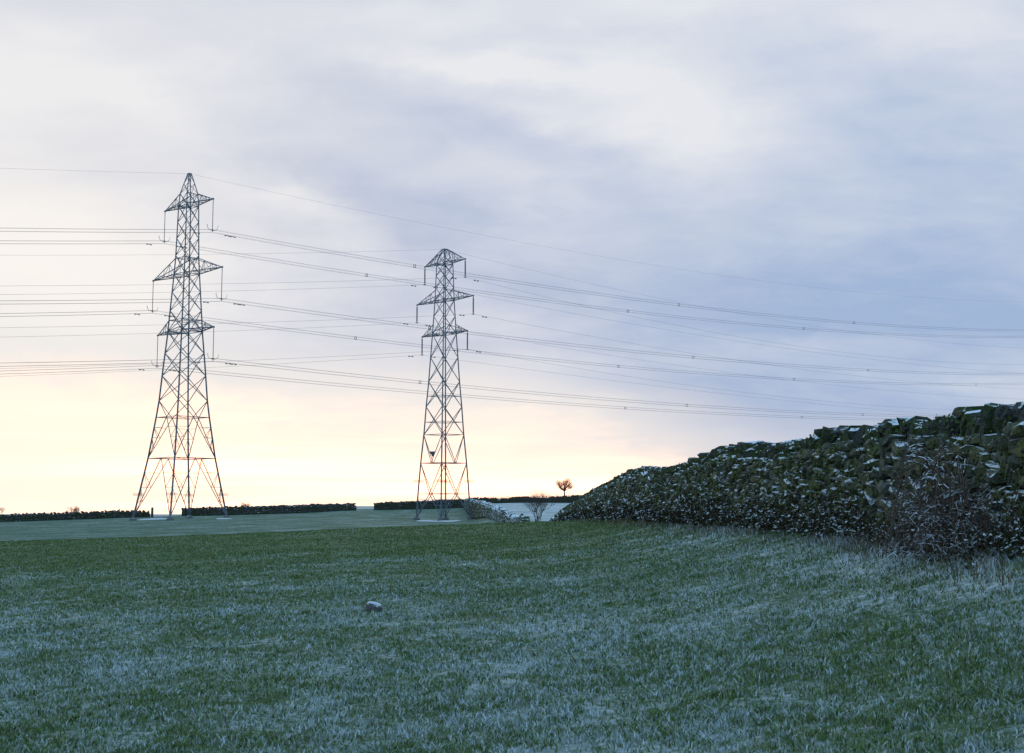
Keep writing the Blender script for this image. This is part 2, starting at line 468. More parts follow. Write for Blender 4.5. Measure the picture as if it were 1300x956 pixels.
# bramble bush against the wall
def tube_path(mb, pts, r0, r1, n=4):
    mb.tube(pts, [r0+(r1-r0)*i/(len(pts)-1) for i in range(len(pts))], n)
bb = P(1205, 690, 14.6); bb.x = float(wallx(13.6))-.58; bb.y = 13.5; bb.z = tz(bb.x, bb.y)
bramble = empty('bramble_bush', bb)
cane = MB(); tw = MB()
for i in range(360):
    big = i < 34
    s0 = Vector((random.gauss(0.03, .13), random.gauss(.5, .55), 0)); s0.z = tz(bb.x+s0.x, bb.y+s0.y)-bb.z
    hgt = random.uniform(.6, 1.1) if big else random.uniform(.15, .75)*random.uniform(.5, 1)
    span = Vector((random.choice((-1, 1))*random.uniform(.25, .75)*(1 if big else .7)-.05, random.gauss(0, .5), 0))
    pts = []
    ww = Vector((random.gauss(0, .04), random.gauss(0, .05), 0))
    end = random.uniform(0, .5)
    for k_ in range(16):
        t = k_/15; p = s0+span*t+Vector((0, 0, hgt*(math.sin(math.pi*min(1, t*(1.1-.35*end)+.02)))))
        p += ww*math.sin(t*9)+Vector((random.gauss(0, .004), random.gauss(0, .005), random.gauss(0, .004)))
        pts.append(p)
    r = random.uniform(.008, .013) if big else random.uniform(.003, .0055)
    tube_path(cane if big else tw, pts, r, r*.35)
    for q in range(5 if big else 3):
        k_ = random.randint(4, 14); d = Vector((random.gauss(0, 1), random.gauss(0, 1), random.gauss(.2, .8))).normalized()*random.uniform(.08, .25)
        tube_path(tw, [pts[k_], pts[k_]+d*.5+Vector((0, 0, .01)), pts[k_]+d+Vector((0, 0, -.02))], r*.5, r*.25, 3)
lv = MB()
for i in range(3200):
    c = Vector((random.gauss(-.05, .16), random.gauss(.55, .7), abs(random.gauss(0, .2))))
    c.z += tz(bb.x+c.x, bb.y+c.y)-bb.z
    leaf(lv, c, random.uniform(.012, .03), Vector((random.gauss(0, 1), random.gauss(0, 1), random.gauss(.2, 1))).normalized())
cane.build('cane', M['twig'], bramble); tw.build('twigs', M['twig'], bramble); lv.build('withered_leaves', M['bracken'], bramble)
tag(bramble, 'bare frosted bramble bush with arching canes against the tall mossy wall', 'bramble')

# ------------------------------------------------------------------ far walls
def farwall(pts, label, ssz=.35, group=None, mat='farstone'):
    """pts: (px, top row, Y)"""
    W = [P(p, r, y) for p, r, y in pts]
    o0 = Vector((W[0].x, W[0].y, tz(W[0].x, W[0].y)))
    root = empty('dry_stone_wall', o0)
    body = MB(); top = MB(); sect = []
    for i in range(len(W)-1):
        a_, b_ = W[i], W[i+1]; L = (b_-a_).length; n = max(1, int(L/ssz))
        d = (b_-a_); d.z = 0; d.normalize(); nn = Vector((-d.y, d.x, 0))
        for k_ in range(n+(i == len(W)-2)):
            p = a_.lerp(b_, k_/n); g_ = tz(p.x, p.y)
            t = max(p.z-.16+random.uniform(-.05, .04), g_+.5); b = g_-.3
            sect.append([p+nn*(-.38+random.uniform(-.05, .05)), p+nn*-.36, p+nn*-.24, p+nn*.24, p+nn*.38])
            for q, zz in zip(sect[-1], (b, b+(t-b)*.5+random.uniform(-.1, .1), t, t, b)): q.z = zz
            sect[-1][1] = sect[-1][1]+nn*random.uniform(-.05, .06)
            rot = Matrix.Rotation(math.atan2(d.y, d.x)+random.gauss(0, .15), 3, 'Z') @ Matrix.Rotation(random.gauss(.2, .4), 3, 'Y')
            lump(top, p+Vector((0, 0, -.10+random.uniform(-.05, .06)))-o0, (ssz*random.uniform(.7, 1.15), random.uniform(.4, .6), random.uniform(.22, .38)), rot, .15)
            NC = 3 if mat == 'farstone' else 6
            for c_ in range(NC):
                f = (c_+.5+random.uniform(-.25, .25))/NC; lump(top, p+nn*(-.36+.06*f+random.uniform(-.04, .03))+Vector((0, 0, -p.z+g_+f*(t-g_)+random.uniform(-.06, .06)))-o0, (ssz*random.uniform(.8, 1.2), .22, (t-g_)/NC*random.uniform(.7, 1.1)), rot, .15)
    vs = [v-o0 for s_ in sect for v in s_]; fs = []
    for i in range(len(sect)-1):
        for k_ in range(5):
            a_ = i*5+k_; b_ = i*5+(k_+1) % 5; fs.append((a_, a_+5, b_+5, b_))
    fs += [(4, 3, 2, 1, 0), tuple(len(vs)-5+i for i in range(5))]
    body.add(vs, fs)
    body.build('wall_core', M[mat], root); top.build('stonework', M[mat], root)
    return tag(root, label, 'stone wall', group)
farwall([(-260,661,222),(-60,656,228),(0,653.5,230),(40,652,231),(100,650.3,232),(150,648,234),(168,648,235),(188,650,236)], 'long dark field wall at the far left, ending at an upright post behind the left pylon', .6)
farwall([(232,645.7,240),(300,643.5,248),(330,642.8,252),(390,641,262),(422,640,268),(449,639.5,272)], 'dark field wall in the middle distance between the two gaps', .6)
farwall([(476,639,280),(500,637.5,284),(540,636,288),(570,634.5,292),(592,634,294)], 'dark field wall running behind the foot of the right pylon', .6)
farwall([(592,633.4,290),(600,635,230),(612,637.5,190),(625,641.5,160),(633,645,146),(643,650,134),(655,655.5,122),(668,660.5,112)], 'snow topped field wall slanting down beside the right pylon', .5, mat='stone')
# gate posts at the gap
def post(px, r, Y, label, w=.32):
    p = P(px, r, Y); g_ = tz(p.x, p.y); root = MB()
    h = p.z-g_
    root.add([(-w/2,-w/2,-.3),(w/2,-w/2,-.3),(w/2,w/2,-.3),(-w/2,w/2,-.3),(-w*.42,-w*.4,h*.96),(w*.4,-w*.42,h),(w*.38,w*.4,h*.98),(-w*.4,w*.4,h*.93)],
             [(3,2,1,0),(4,5,6,7),(0,1,5,4),(1,2,6,5),(2,3,7,6),(3,0,4,7)])
    o = root.build('gate_post', M['postwood']); o.location = (p.x, p.y, g_)
    return tag(o, label, 'gate post')
post(193.5, 643.8, 236, 'upright dark stone post at the end of the far left wall', .38)
post(189, 648, 236, 'short post tight beside the tall post by the field gap', .2)
post(233.5, 645.2, 239.5, 'low post at the right side of the field gap', .25)

# hedge beyond the snowy field
def hedge(pts, label, dens=420, name='hedge', dep=1.6):
    W = [P(p, r, y) for p, r, y in pts]; o0 = Vector((W[0].x, W[0].y, tz(W[0].x, W[0].y)))
    mb = MB(); heart = MB(); n_ = 0; sect = []
    for i in range(len(W)-1):
        a_, b_ = W[i], W[i+1]; L = (b_-a_).length
        for k_ in range(int(L/.5)):
            p = a_.lerp(b_, k_/int(L/.5)); g_ = tz(p.x, p.y); H = (p.z-g_)*random.uniform(.72, .95)*(1+.1*math.sin(p.x*.6))
            ww = dep/2*random.uniform(.7, 1)
            sect.append([Vector((p.x, p.y-ww, g_-.2))-o0, Vector((p.x, p.y-ww*random.uniform(.7, 1.1), g_+H*.6))-o0, Vector((p.x, p.y-.2, g_+H))-o0, Vector((p.x, p.y+.3, g_+H*.97))-o0, Vector((p.x, p.y+ww, g_-.2))-o0])
        for k_ in range(int(L*dens/10)):
            t = random.random(); p = a_.lerp(b_, t); g_ = tz(p.x, p.y); H = p.z-g_
            f = random.random()**.7; zz = g_+f*H*random.uniform(.9, 1.05)
            c = Vector((p.x+random.gauss(0, .1), p.y+random.uniform(-dep/2, dep/2)*(1-.4*f), zz))-o0
            leaf(mb, c, random.uniform(.06, .15), Vector((random.gauss(0, 1), random.gauss(-.6, 1), random.gauss(0, 1))).normalized())
    fs = [(i*5+k_, i*5+5+k_, i*5+5+k_+1, i*5+k_+1) for i in range(len(sect)-1) for k_ in range(4)]
    heart.add([v for q in sect for v in q], fs)
    root = empty(name, o0); mb.build('foliage', M['hedge'], root); heart.build('branches', M['hedge'], root)
    return tag(root, label, 'hedge')
hedge([(594,631.5,338),(640,630.5,340),(700,629,342),(745,627.5,344),(800,627,346)], 'dark bare hedge along the top of the snowy field, below the round tree', 900)

# ------------------------------------------------------------------ trees
def bare_tree(name, px, row, Y, H, label, trunk=.15, spread=.9, levels=5, first=.25, seed=1, cat='tree', kids=3, multi=1, droop=0., thick=1., tl=.34, group=None):
    rs = random.Random(seed)
    p = P(px, row, Y); base = Vector((p.x, p.y, tz(p.x, p.y)))
    root = empty(name, base); tr = MB(); cr = MB()
    def grow(p0, d, L, r, lev):
        n = 4; pts = [p0]; dd = d.copy(); q = p0.copy()
        for i in range(n):
            dd = (dd+Vector((rs.gauss(0, .13), rs.gauss(0, .13), rs.gauss(.03, .08)))).normalized(); q = q+dd*L/n; pts.append(q)
        mb = tr if lev <= 1 else cr
        mb.tube(pts, [r*(1-.45*i/n) for i in range(n+1)], 5 if lev < 2 else 3)
        if lev >= levels: return
        for k_ in range(kids+(1 if lev >= 2 else 0)):
            t = rs.uniform(.45, 1) if lev > 0 else rs.uniform(.7, 1)
            i = min(n, int(t*n)); b = pts[i]
            ax = Vector((rs.gauss(0, 1), rs.gauss(0, 1), rs.gauss(0, .35))).normalized()
            nd = (dd*(1-spread*.45)+ax*spread*.8+Vector((0, 0, .25-droop))).normalized()
            grow(b, nd, L*rs.uniform(.58, .82), r*.52, lev+1)
    for m_ in range(multi):
        a_ = rs.random()*6.28
        d0 = Vector((math.cos(a_)*.45*(multi > 1), math.sin(a_)*.45*(multi > 1), 1)).normalized() if multi > 1 else Vector((rs.gauss(0, .08), 0, 1))
        grow(Vector((rs.gauss(0, .1)*(multi > 1), rs.gauss(0, .1)*(multi > 1), -.1)), d0, H*tl, trunk*thick, 0)
    tr.build('trunk', M['bark'], root); cr.build('crown', M['bark'], root)
    return tag(root, label, cat, group)
def top_h(px, row, Y):
    p = P(px, row, Y); return p.z-tz(p.x, p.y)
def round_tree(px, Y, toprow, botrow, halfw, label):
    rs = random.Random(4); p = P(px, toprow, Y); g_ = tz(p.x, p.y); H = p.z-g_; zc0 = P(px, botrow, Y).z-g_; hw = halfw/F*Y
    root = empty('bare_tree', (p.x, p.y, g_)); tr = MB(); cr = MB()
    fork = Vector((.1, 0, zc0*.85)); tr.tube([Vector((0, 0, -.2)), Vector((.15, 0, zc0*.4)), fork], [.30, .24, .2], 6)
    cc = Vector((.2, 0, (zc0+H)/2)); hh_ = (H-zc0)/2
    def inside(m=1.):
        while True:
            v = Vector((rs.uniform(-1, 1), rs.uniform(-1, 1), rs.uniform(-1, 1)))
            if v.length < 1: break
        v = v.normalized()*(v.length**.6)*m
        return cc+Vector((v.x*hw, v.y*hw, v.z*hh_+.25*hh_*math.sin(v.x*5)))
    for k_ in range(26):
        tip = inside(.95); mid = fork.lerp(tip, .5)+Vector((rs.gauss(0, .2), rs.gauss(0, .2), rs.uniform(-.2, .3)))
        tr.tube([fork, fork.lerp(mid, .5), mid, tip.lerp(mid, .4), tip], [.11, .085, .06, .04, .02], 4)
    for k_ in range(620):
        tip = inside(); b0 = fork.lerp(tip, rs.uniform(.5, .85))+Vector((rs.gauss(0, .2), rs.gauss(0, .2), rs.gauss(0, .15)))
        cr.tube([b0, b0.lerp(tip, .5)+Vector((rs.gauss(0, .1), 0, rs.gauss(0, .1))), tip], [.022, .015, .008], 3)
    tr.build('trunk', M['bark'], root); cr.build('crown', M['bark'], root)
    return tag(root, label, 'tree')
round_tree(716, 400, 607, 621, 13, 'small round headed bare tree standing above the hedge by the tall wall')
bare_tree('bare_bush', 682, 655, 128, top_h(682, 612, 128), 'twiggy bare bush between the slanting wall and the tall mossy wall', .035, .85, 4, seed=8, cat='bush', multi=9, tl=.42)
bare_tree('bare_tree', 97, 650, 330, top_h(97, 636, 330), 'tiny bare tree poking up behind the far left wall', .12, .9, 5, seed=11, tl=.40, multi=2)
bare_tree('bare_tree', 313, 645, 330, top_h(313, 632, 330), 'tiny bare tree behind the middle distance wall right of the left pylon', .12, 1., 5, seed=12, tl=.40, multi=3)
bare_tree('bare_tree', -4, 650, 330, top_h(-4, 633, 330), 'thin bare tree cut off by the left edge of the picture', .10, .9, 5, seed=13, tl=.40, multi=2)
bare_tree('bare_bush', 24, 652, 300, top_h(24, 648, 300), 'low twiggy scrub just behind the far left wall near the picture edge', .05, .9, 4, seed=15, tl=.42, multi=4, cat='bush')

# ------------------------------------------------------------------ pylons
def pylon(cx_px, Y, a_deg, prof, arms, apexrow, baserow, belts, mats, label, group, steel_w, top_flat, ins, guard_row, detail):
    c = P(cx_px, baserow, Y); zb = tz(c.x, c.y)
    root = empty('electricity_pylon', (c.x, c.y, zb))
    def h(row): return P(cx_px, row, Y).z-zb
    a_ = R(a_deg)
    # corners: front, right, back, left
    D = [Vector((-math.sin(a_), -math.cos(a_), 0)), Vector((math.cos(a_), -math.sin(a_), 0)), Vector((math.sin(a_), math.cos(a_), 0)), Vector((-math.cos(a_), math.sin(a_), 0))]
    cd = (D[0]+D[1]).normalized(); ld = Vector((-cd.y, cd.x, 0))
    if ld.x < 0: ld = -ld
    HP = sorted([(h(r), w) for r, w in prof])
    hs = [q[0] for q in HP]; ws = [q[1] for q in HP]
    def Rr(z): return float(np.interp(z, hs, ws))
    top = hs[-1]
    def corner(i, z): return D[i % 4]*Rr(z)+Vector((0, 0, z))
    gz = [tz(c.x+D[i].x*Rr(0), c.y+D[i].y*Rr(0))-zb for i in range(4)]
    lw, bw, sw = steel_w
    # legs
    brk = [q for q in hs if 0 < q < top]
    for i in range(4):
        mb = MB(); zs = [gz[i]+.2]+[z for z in brk if z > 1.5]+[top]
        for z0, z1 in zip(zs[:-1], zs[1:]):
            f0 = 1-.45*z0/top; f1 = 1-.45*z1/top; mb.bar(corner(i, z0), corner(i, z1), lw*f0, lw*f1)
        mb.build('leg', M[mats[0]], root)
        fb = MB(); q = corner(i, gz[i])
        fb.lathe(q-Vector((0, 0, .4)), [(0, .55), (.42, .55), (.62, .5), (.85, .3)], 10)
        fb.build('concrete_footing', M['concrete'], root)
    # lattice
    mb = MB()
    for i in range(4):
        j = (i+1) % 4
        for kind, z0, z1, *n in belts:
            z0 = h(z0) if z0 is not None else max(gz[i], gz[j])+.3
            z1 = h(z1)
            if kind == 'X':
                m_ = n[0]
                for k_ in range(m_):
                    # panel heights shrink upwards with the width
                    t0 = (k_/m_)**.93; t1 = ((k_+1)/m_)**.93
                    a0 = z0+(z1-z0)*t0; a1 = z0+(z1-z0)*t1; w = bw if a0 < top*.6 else bw*.85
                    mb.bar(corner(i, a0), corner(j, a1), w); mb.bar(corner(j, a0), corner(i, a1), w)
            elif kind == 'H':
                mb.bar(corner(i, z0), corner(j, z0), bw*n[0] if n else bw)
            elif kind == 'K':      # legs of an upright V from the feet to the belt's middle, with redundant struts
                mid = (corner(i, z1)+corner(j, z1))/2
                for s_ in (i, j):
                    o_ = j if s_ == i else i
                    A = corner(s_, z0); mb.bar(A, mid, bw*1.1)
                    prev = None
                    for t in (.25, .5, .75):
                        q = A.lerp(mid, t); zl = z0+(z1-z0)*t; leg = corner(s_, zl)
                        mb.bar(q, leg, sw)
                        if prev is not None: mb.bar(prev, leg, sw)
                        prev = q
            elif kind == 'A':      # inverted: from belt corners up to the middle above
                mid = (corner(i, z0)+corner(j, z0))/2
                for s_ in (i, j):
                    A = corner(s_, z1); mb.bar(mid, A, bw)

    for z in [h(b[1]) for b in belts if b[0] == 'H' and b[1] is not None]:
        mb.bar(corner(0, z), corner(2, z), sw); mb.bar(corner(1, z), corner(3, z), sw)
    mb.build('lattice_bracing', M[mats[1]], root)
    # peak
    pk = MB(); hz = h(apexrow); tf = top_flat
    for i in range(4):
        pk.bar(corner(i, top), D[i]*tf+Vector((0, 0, hz)), lw*.5, lw*.45)
        pk.bar(D[i]*tf+Vector((0, 0, hz)), D[(i+1) % 4]*tf+Vector((0, 0, hz)), lw*.5)
        m1 = (top+hz)/2; r1 = (Rr(top)+tf)/2
        pk.bar(D[i]*r1+Vector((0, 0, m1)), corner(i+1, top), sw); pk.bar(corner(i, top), D[(i+1) % 4]*r1+Vector((0, 0, m1)), sw)
        pk.bar(D[i]*r1+Vector((0, 0, m1)), D[(i+1) % 4]*tf+Vector((0, 0, hz)), sw); pk.bar(D[(i+1) % 4]*r1+Vector((0, 0, m1)), D[i]*tf+Vector((0, 0, hz)), sw)
    pk.build('earth_wire_peak', M[mats[1]], root)
    tips = {}
    for lev, (tr_, up_, half) in enumerate(arms):
        zt = h(tr_); zu = h(up_) if up_ is not None else hz
        for s_ in (-1, 1):
            am = MB()
            pair = (0, 1) if s_ > 0 else (2, 3)
            tip = cd*half*s_+Vector((0, 0, zt)); ends = []
            for q in pair:
                lo = corner(q, zt)
                hi = corner(q, zu) if up_ is not None else D[q]*tf+Vector((0, 0, hz))
                am.bar(lo, tip, lw*.62, lw*.5); am.bar(hi, tip, lw*.5, lw*.42); ends.append((lo, hi))
                n_ = 4
                for k_ in range(1, n_):
                    t = k_/n_; b_ = lo.lerp(tip, t); t_ = hi.lerp(tip, t)
                    am.bar(b_, t_, sw); 
                    t2 = (k_-1)/n_; am.bar(lo.lerp(tip, t2) if k_ % 2 else hi.lerp(tip, t2), t_ if k_ % 2 else b_, sw)
            n_ = 5
            for k_ in range(n_):
                t = k_/n_; t1 = (k_+1)/n_
                A, B = ends[0][0], ends[1][0]
                am.bar(A.lerp(tip, t), B.lerp(tip, t), sw); am.bar((A if k_ % 2 else B).lerp(tip, t), (B if k_ % 2 else A).lerp(tip, t1), sw)
            am.box(tip, (lw*1.2, lw*1.2, lw*1.1))
            am.build('crossarm', M[mats[1]], root)
            # insulator string
            ilen, irad, link, horn = ins
            iz = MB(); n_ = 18; z0 = -link
            iz.bar(tip, tip+Vector((0, 0, -link)), .07)
            prof_ = []
            for k_ in range(n_):
                zz = -link-(ilen-link-.25)*k_/n_; dz = (ilen-link-.25)/n_
                prof_ += [(zz, irad*.4), (zz-dz*.35, irad), (zz-dz*.6, irad*.95)]
            prof_.append((-ilen+.2, irad*.4))
            iz.lathe(tip, prof_[::-1], 8)
            io = iz.build('insulator_string', M['porcelain'], root)
            fit = MB(); q = tip+Vector((0, 0, -ilen))
            fit.bar(q+Vector((0, 0, .28)), q+Vector((0, 0, -.12)), .09); 
            if horn:
                fit.bar(q-ld*.3+Vector((0, 0, .12)), q+ld*.3+Vector((0, 0, .12)), .1)
                for sg in (-1, 1):
                    pts = [q+Vector((0, 0, .12))+(ld*sg)*x_+Vector((0, 0, z_)) for x_, z_ in ((.25, 0), (.6, .05), (.85, .3), (.95, .75))]
                    fit.tube(pts, .035, 4)
            else:
                fit.bar(q-ld*.25, q+ld*.25, .09)
            fit.build('suspension_clamp', M['hard'], io)
            tips[(lev, s_)] = Vector((c.x, c.y, zb))+q
    # anti-climbing guard
    zg = h(guard_row)
    for i in range(4):
        gd = MB(); q = corner(i, zg)
        for k_ in range(3):
            zz = Vector((0, 0, .13*k_))
            for (ux, uy) in ((D[i]*.9, -D[i]*.7), (Vector((-D[i].y, D[i].x, 0))*.8, Vector((D[i].y, -D[i].x, 0))*.8)):
                gd.bar(q+ux+zz, q+uy+zz, .045)
        gd.build('climbing_guard', M['hard'], root)
    if detail:
        sg = MB(); q = corner(3, h(577)).lerp(corner(0, h(577)), .55)
        sg.add([q+Vector((-.5,0,.38)), q+Vector((.5,-.2,.38)), q+Vector((0,-.1,-.45)), q+Vector((-.5,.08,.38)), q+Vector((.5,-.12,.38)), q+Vector((0,-.02,-.45))], [(0,2,1),(3,4,5),(0,1,4,3),(1,2,5,4),(2,0,3,5)])
        sg.build('notice_plate', M['sign'], root)
    tips['peak'] = Vector((c.x, c.y, zb))+Vector((0, 0, hz))
    tag(root, label, 'pylon', group)
    return root, tips, cd, ld
m207 = 207/F
# (row, radius of the corner circle)
profL = [(657,6.75),(648,6.4),(582,4.85),(530,3.85),(509,3.5),(464,3.02),(425,2.55),(410,2.42),(348,1.86),(328,1.7),(262,1.48),(246,1.3)]
armsL = [(260.5,246,6.25),(348,328,8.9),(420.5,407,7.2)]
beltsL = [('K',None,582),('H',582,582,1.3),('K',582,530),('H',530,530,1.1),('A',530,509),('X',509,421,3),('H',421,421),('X',421,348,3),('H',348,348),('H',328,328),('X',348,262,4),('H',262,262),('X',262,246,1),('H',407,407)]
PL, tL, cL, dL = pylon(228.5, 207, -1.6, profL, armsL, 220.5, 657, beltsL, ('steel2','steel2'), 'taller lattice pylon on the left, with long insulators and splayed legs', 'electricity pylons in the far field', (.20,.08,.05), .28, (4.75,.065,.25,True), 629, False)
profR = [(661,4.05),(624,3.78),(588.7,3.44),(549,2.96),(516,2.67),(486.5,2.34),(424,1.8),(381.5,1.45),(336,1.24)]
armsR = [(334,None,4.75),(381.5,368.5,6.6),(424,412,5.3)]
beltsR = [('K',None,627),('H',627,627,.8),('A',627,588),('H',588,588,1.2),('A',588,552),('H',552,552,.8),('X',552,424,4),('H',536,536,.7),('H',503,503,.7),('H',424,424),('X',424,381.5,2),('H',381.5,381.5),('X',381.5,336,3),('H',336,336)]
PR, tR, cR, dR = pylon(562.8, 213, 2.2, profR, armsR, 316.5, 661, beltsR, ('steel2','steel2'), 'shorter lattice pylon on the right, with wide low topped crossarms', 'electricity pylons in the far field', (.18,.078,.05), .42, (2.75,.125,.3,False), 612, True)

# ------------------------------------------------------------------ wires
def s_at(A, d, px, row):
    a_, b_, c_ = ray(px, row); k_ = a_/b_
    s = (k_*A.y-A.x)/(d.x-k_*d.y); Yq = A.y+d.y*s
    return s, EYE+Yq*c_/b_
def conductor(A, d, c, right, left, n, sep, rad, spacers, label, group, name='power_line', damp=True):
    (p1, r1), (p2, r2) = right
    s1, z1 = s_at(A, d, p1, r1); s2, z2 = s_at(A, d, p2, r2)
    y1, y2 = (z1-A.z)/s1, (z2-A.z)/s2
    cc = (y2-y1)/(s2-s1); bb_ = y1-cc*s1
    cl = .00022; s3, z3 = s_at(A, d, *left); bl = (z3-A.z-cl*s3*s3)/s3
    def pt(s):
        z = A.z+(bb_*s+cc*s*s if s >= 0 else bl*s+cl*s*s)
        return Vector((A.x+d.x*s, A.y+d.y*s, z))
    offs = [(0, 0)] if n == 1 else ([(-.5, -.5), (.5, -.5), (.5, .5), (-.5, .5)] if n == 4 else [(0, .5), (0, -.5)])
    mb = MB()
    ss = list(np.linspace(-150, -1, 40))+list(np.linspace(0, s2*1.22, 110))
    for ox, oz in offs:
        mb.tube([pt(s)+c*ox*sep+Vector((0, 0, oz*sep)) for s in ss], rad, 4)
    o = mb.build(name, M['wire'])
    tag(o, label, 'power line', group)
    def spc(s):
        q = pt(s); k_ = MB(); w = sep/2+.01
        cs = [q+c*i*w+Vector((0, 0, j*w)) for i, j in ((-1, -1), (1, -1), (1, 1), (-1, 1))]
        for i in range(4): k_.bar(cs[i], cs[(i+1) % 4], .07)
        k_.build('spacer', M['hard'], o)
    for px in spacers:
        row = np.interp(px, [p1, p2], [r1, r2]); s, _ = s_at(A, d, px, row); spc(s)
    if damp:
        for s in (-2.6, 2.6, 3.6) if n == 4 else (-2.2, 2.2):
            k_ = MB(); q = pt(s)-Vector((0, 0, sep/2+.12))
            k_.bar(q-d*.35, q+d*.35, .04); k_.bar(q-d*.45, q-d*.2, .13); k_.bar(q+d*.2, q+d*.45, .13)
            if n == 4: k_.bar(q, q+Vector((0, 0, .14)), .05)
            k_.build('vibration_damper', M['hard'], o)
    return o
gm = 'thick bundled wires strung on the taller pylon'; gr_ = 'thin single wires strung on the shorter pylon'
RM = .0125; SEP = .42
conductor(tL[(0,1)], dL, cL, ((862,387),(1300,419.5)), (0,291.5), 4, SEP, RM, (526,862,1084), 'bundled wires from the right end of the taller pylon\'s top arm', gm)
conductor(tL[(0,-1)], dL, cL, ((797,395),(1300,427.5)), (0,307.5), 4, SEP, RM, (465,797,1020), 'bundled wires from the left end of the taller pylon\'s top arm', gm)
conductor(tL[(1,1)], dL, cL, ((880,453.5),(1300,475)), (0,384), 4, SEP, RM, (545,880,1102), 'bundled wires from the right end of the taller pylon\'s widest middle arm', gm)
conductor(tL[(1,-1)], dL, cL, ((785,465),(1300,487)), (0,400), 4, SEP, RM, (451,785,1008,1239), 'bundled wires from the left end of the taller pylon\'s widest middle arm', gm)
conductor(tL[(2,1)], dL, cL, ((872,514.5),(1300,528)), (0,463), 4, SEP, RM, (533,872,1095), 'bundled wires from the right end of the taller pylon\'s lowest arm', gm)
conductor(tL[(2,-1)], dL, cL, ((794,518),(1300,531.5)), (0,473), 4, SEP, RM, (794,1018,1243), 'bundled wires from the left end of the taller pylon\'s lowest arm', gm)
conductor(tL['peak'], dL, cL, ((643,304),(1300,383)), (0,213.5), 1, 0, .010, (), 'single earth wire over the very peak of the taller pylon', gm, 'earth_wire', False)
RT = .0125
conductor(tR[(0,1)], dR, cR, ((754,391),(1300,463)), (0,363), 1, 0, RT, (), 'thin wire from the right end of the shorter pylon\'s top arm', gr_)
conductor(tR[(0,-1)], dR, cR, ((723,397),(1300,474)), (0,374), 1, 0, RT, (), 'thin wire from the left end of the shorter pylon\'s top arm', gr_)
conductor(tR[(1,1)], dR, cR, ((723,422),(1300,494)), (0,416), 1, 0, RT, (), 'thin wire from the right end of the shorter pylon\'s widest middle arm', gr_)
conductor(tR[(1,-1)], dR, cR, ((723,443),(1300,507)), (0,428), 1, 0, RT, (), 'thin wire from the left end of the shorter pylon\'s widest middle arm', gr_)
conductor(tR[(2,1)], dR, cR, ((723,466),(1160,518)), (0,468), 1, 0, RT, (), 'thin wire from the right end of the shorter pylon\'s lowest arm', gr_)
conductor(tR[(2,-1)], dR, cR, ((723,476),(1160,524)), (0,478), 1, 0, RT, (), 'thin wire from the left end of the shorter pylon\'s lowest arm', gr_)
conductor(tR['peak'], dR, cR, ((815,374),(1300,442)), (0,324), 1, 0, .010, (), 'single earth wire over the very peak of the shorter pylon', gr_, 'earth_wire', False)

# snow patches of bare ground at the pylons' feet
def patch(px, row, Y, w, label):
    p = P(px, row, Y); mb = MB(); n = 28; g0 = tz(p.x, p.y); vs = [Vector((0, 0, .12))]
    for k_ in range(n):
        t = 2*math.pi*k_/n; r = w/2*(1+.25*math.sin(3*t+px)+random.uniform(-.1, .1)); x_, y_ = math.cos(t)*r, math.sin(t)*r*1.6
        vs.append(Vector((x_*.7, y_*.7, tz(p.x+x_*.7, p.y+y_*.7)-g0+.10))); 
    for k_ in range(n):
        t = 2*math.pi*k_/n; r = w/2*(1+.25*math.sin(3*t+px)); x_, y_ = math.cos(t)*r, math.sin(t)*r*1.6
        vs.append(Vector((x_, y_, tz(p.x+x_, p.y+y_)-g0-.03)))
    fs = [(0, 1+k_, 1+(k_+1) % n) for k_ in range(n)]+[(1+k_, 1+n+k_, 1+n+(k_+1) % n, 1+(k_+1) % n) for k_ in range(n)]
    mb.add(vs, fs); o = mb.build('snow_patch', M['snow'], None, True); o.location = (p.x, p.y, g0)
    return tag(o, label, 'snow', kind='stuff')
M['snow'] = plain('lying_snow', (.6, .63, .66), .8, 0, .05)
patch(543, 663, 205, 3.2, 'snow lying at the foot of the right pylon\'s left leg')
patch(571, 663, 205, 3.4, 'snow lying at the middle feet of the right pylon')
patch(283, 651, 205, 2.2, 'snow lying round the right foot of the left pylon')
patch(197, 657, 212, 4.5, 'snow lying in the field gap between the left pylon\'s legs')

# stones in the field
def fstone(px, row, w, label, seed, hf=.6):
    random.seed(seed)
    a_, b_, c_ = ray(px, row)
    Yq = next((v for v in np.arange(8, 80, .05) if tz(v*a_/b_, v) > EYE+v*c_/b_), 20)
    mb = MB(); lump(mb, (0, 0, 0), (w, w*.8, w*hf), Matrix.Rotation(.2, 3, 'Y'), .2)
    o = mb.build('field_stone', M['fstone'], None, False); o.location = (Yq*a_/b_, Yq, tz(Yq*a_/b_, Yq)+w*.2)
    md = o.modifiers.new('round', 'SUBSURF'); md.levels = 1; md.render_levels = 1
    return tag(o, label, 'stone')
M['fstone'] = snowy('frosted_field_stone', [(.2, .17, .17), (.24, .2, .2)], 16., nz=.42, bumpd=.02)
fstone(475, 776, .21, 'pale snow dusted stone lying alone in the near grass', 3)

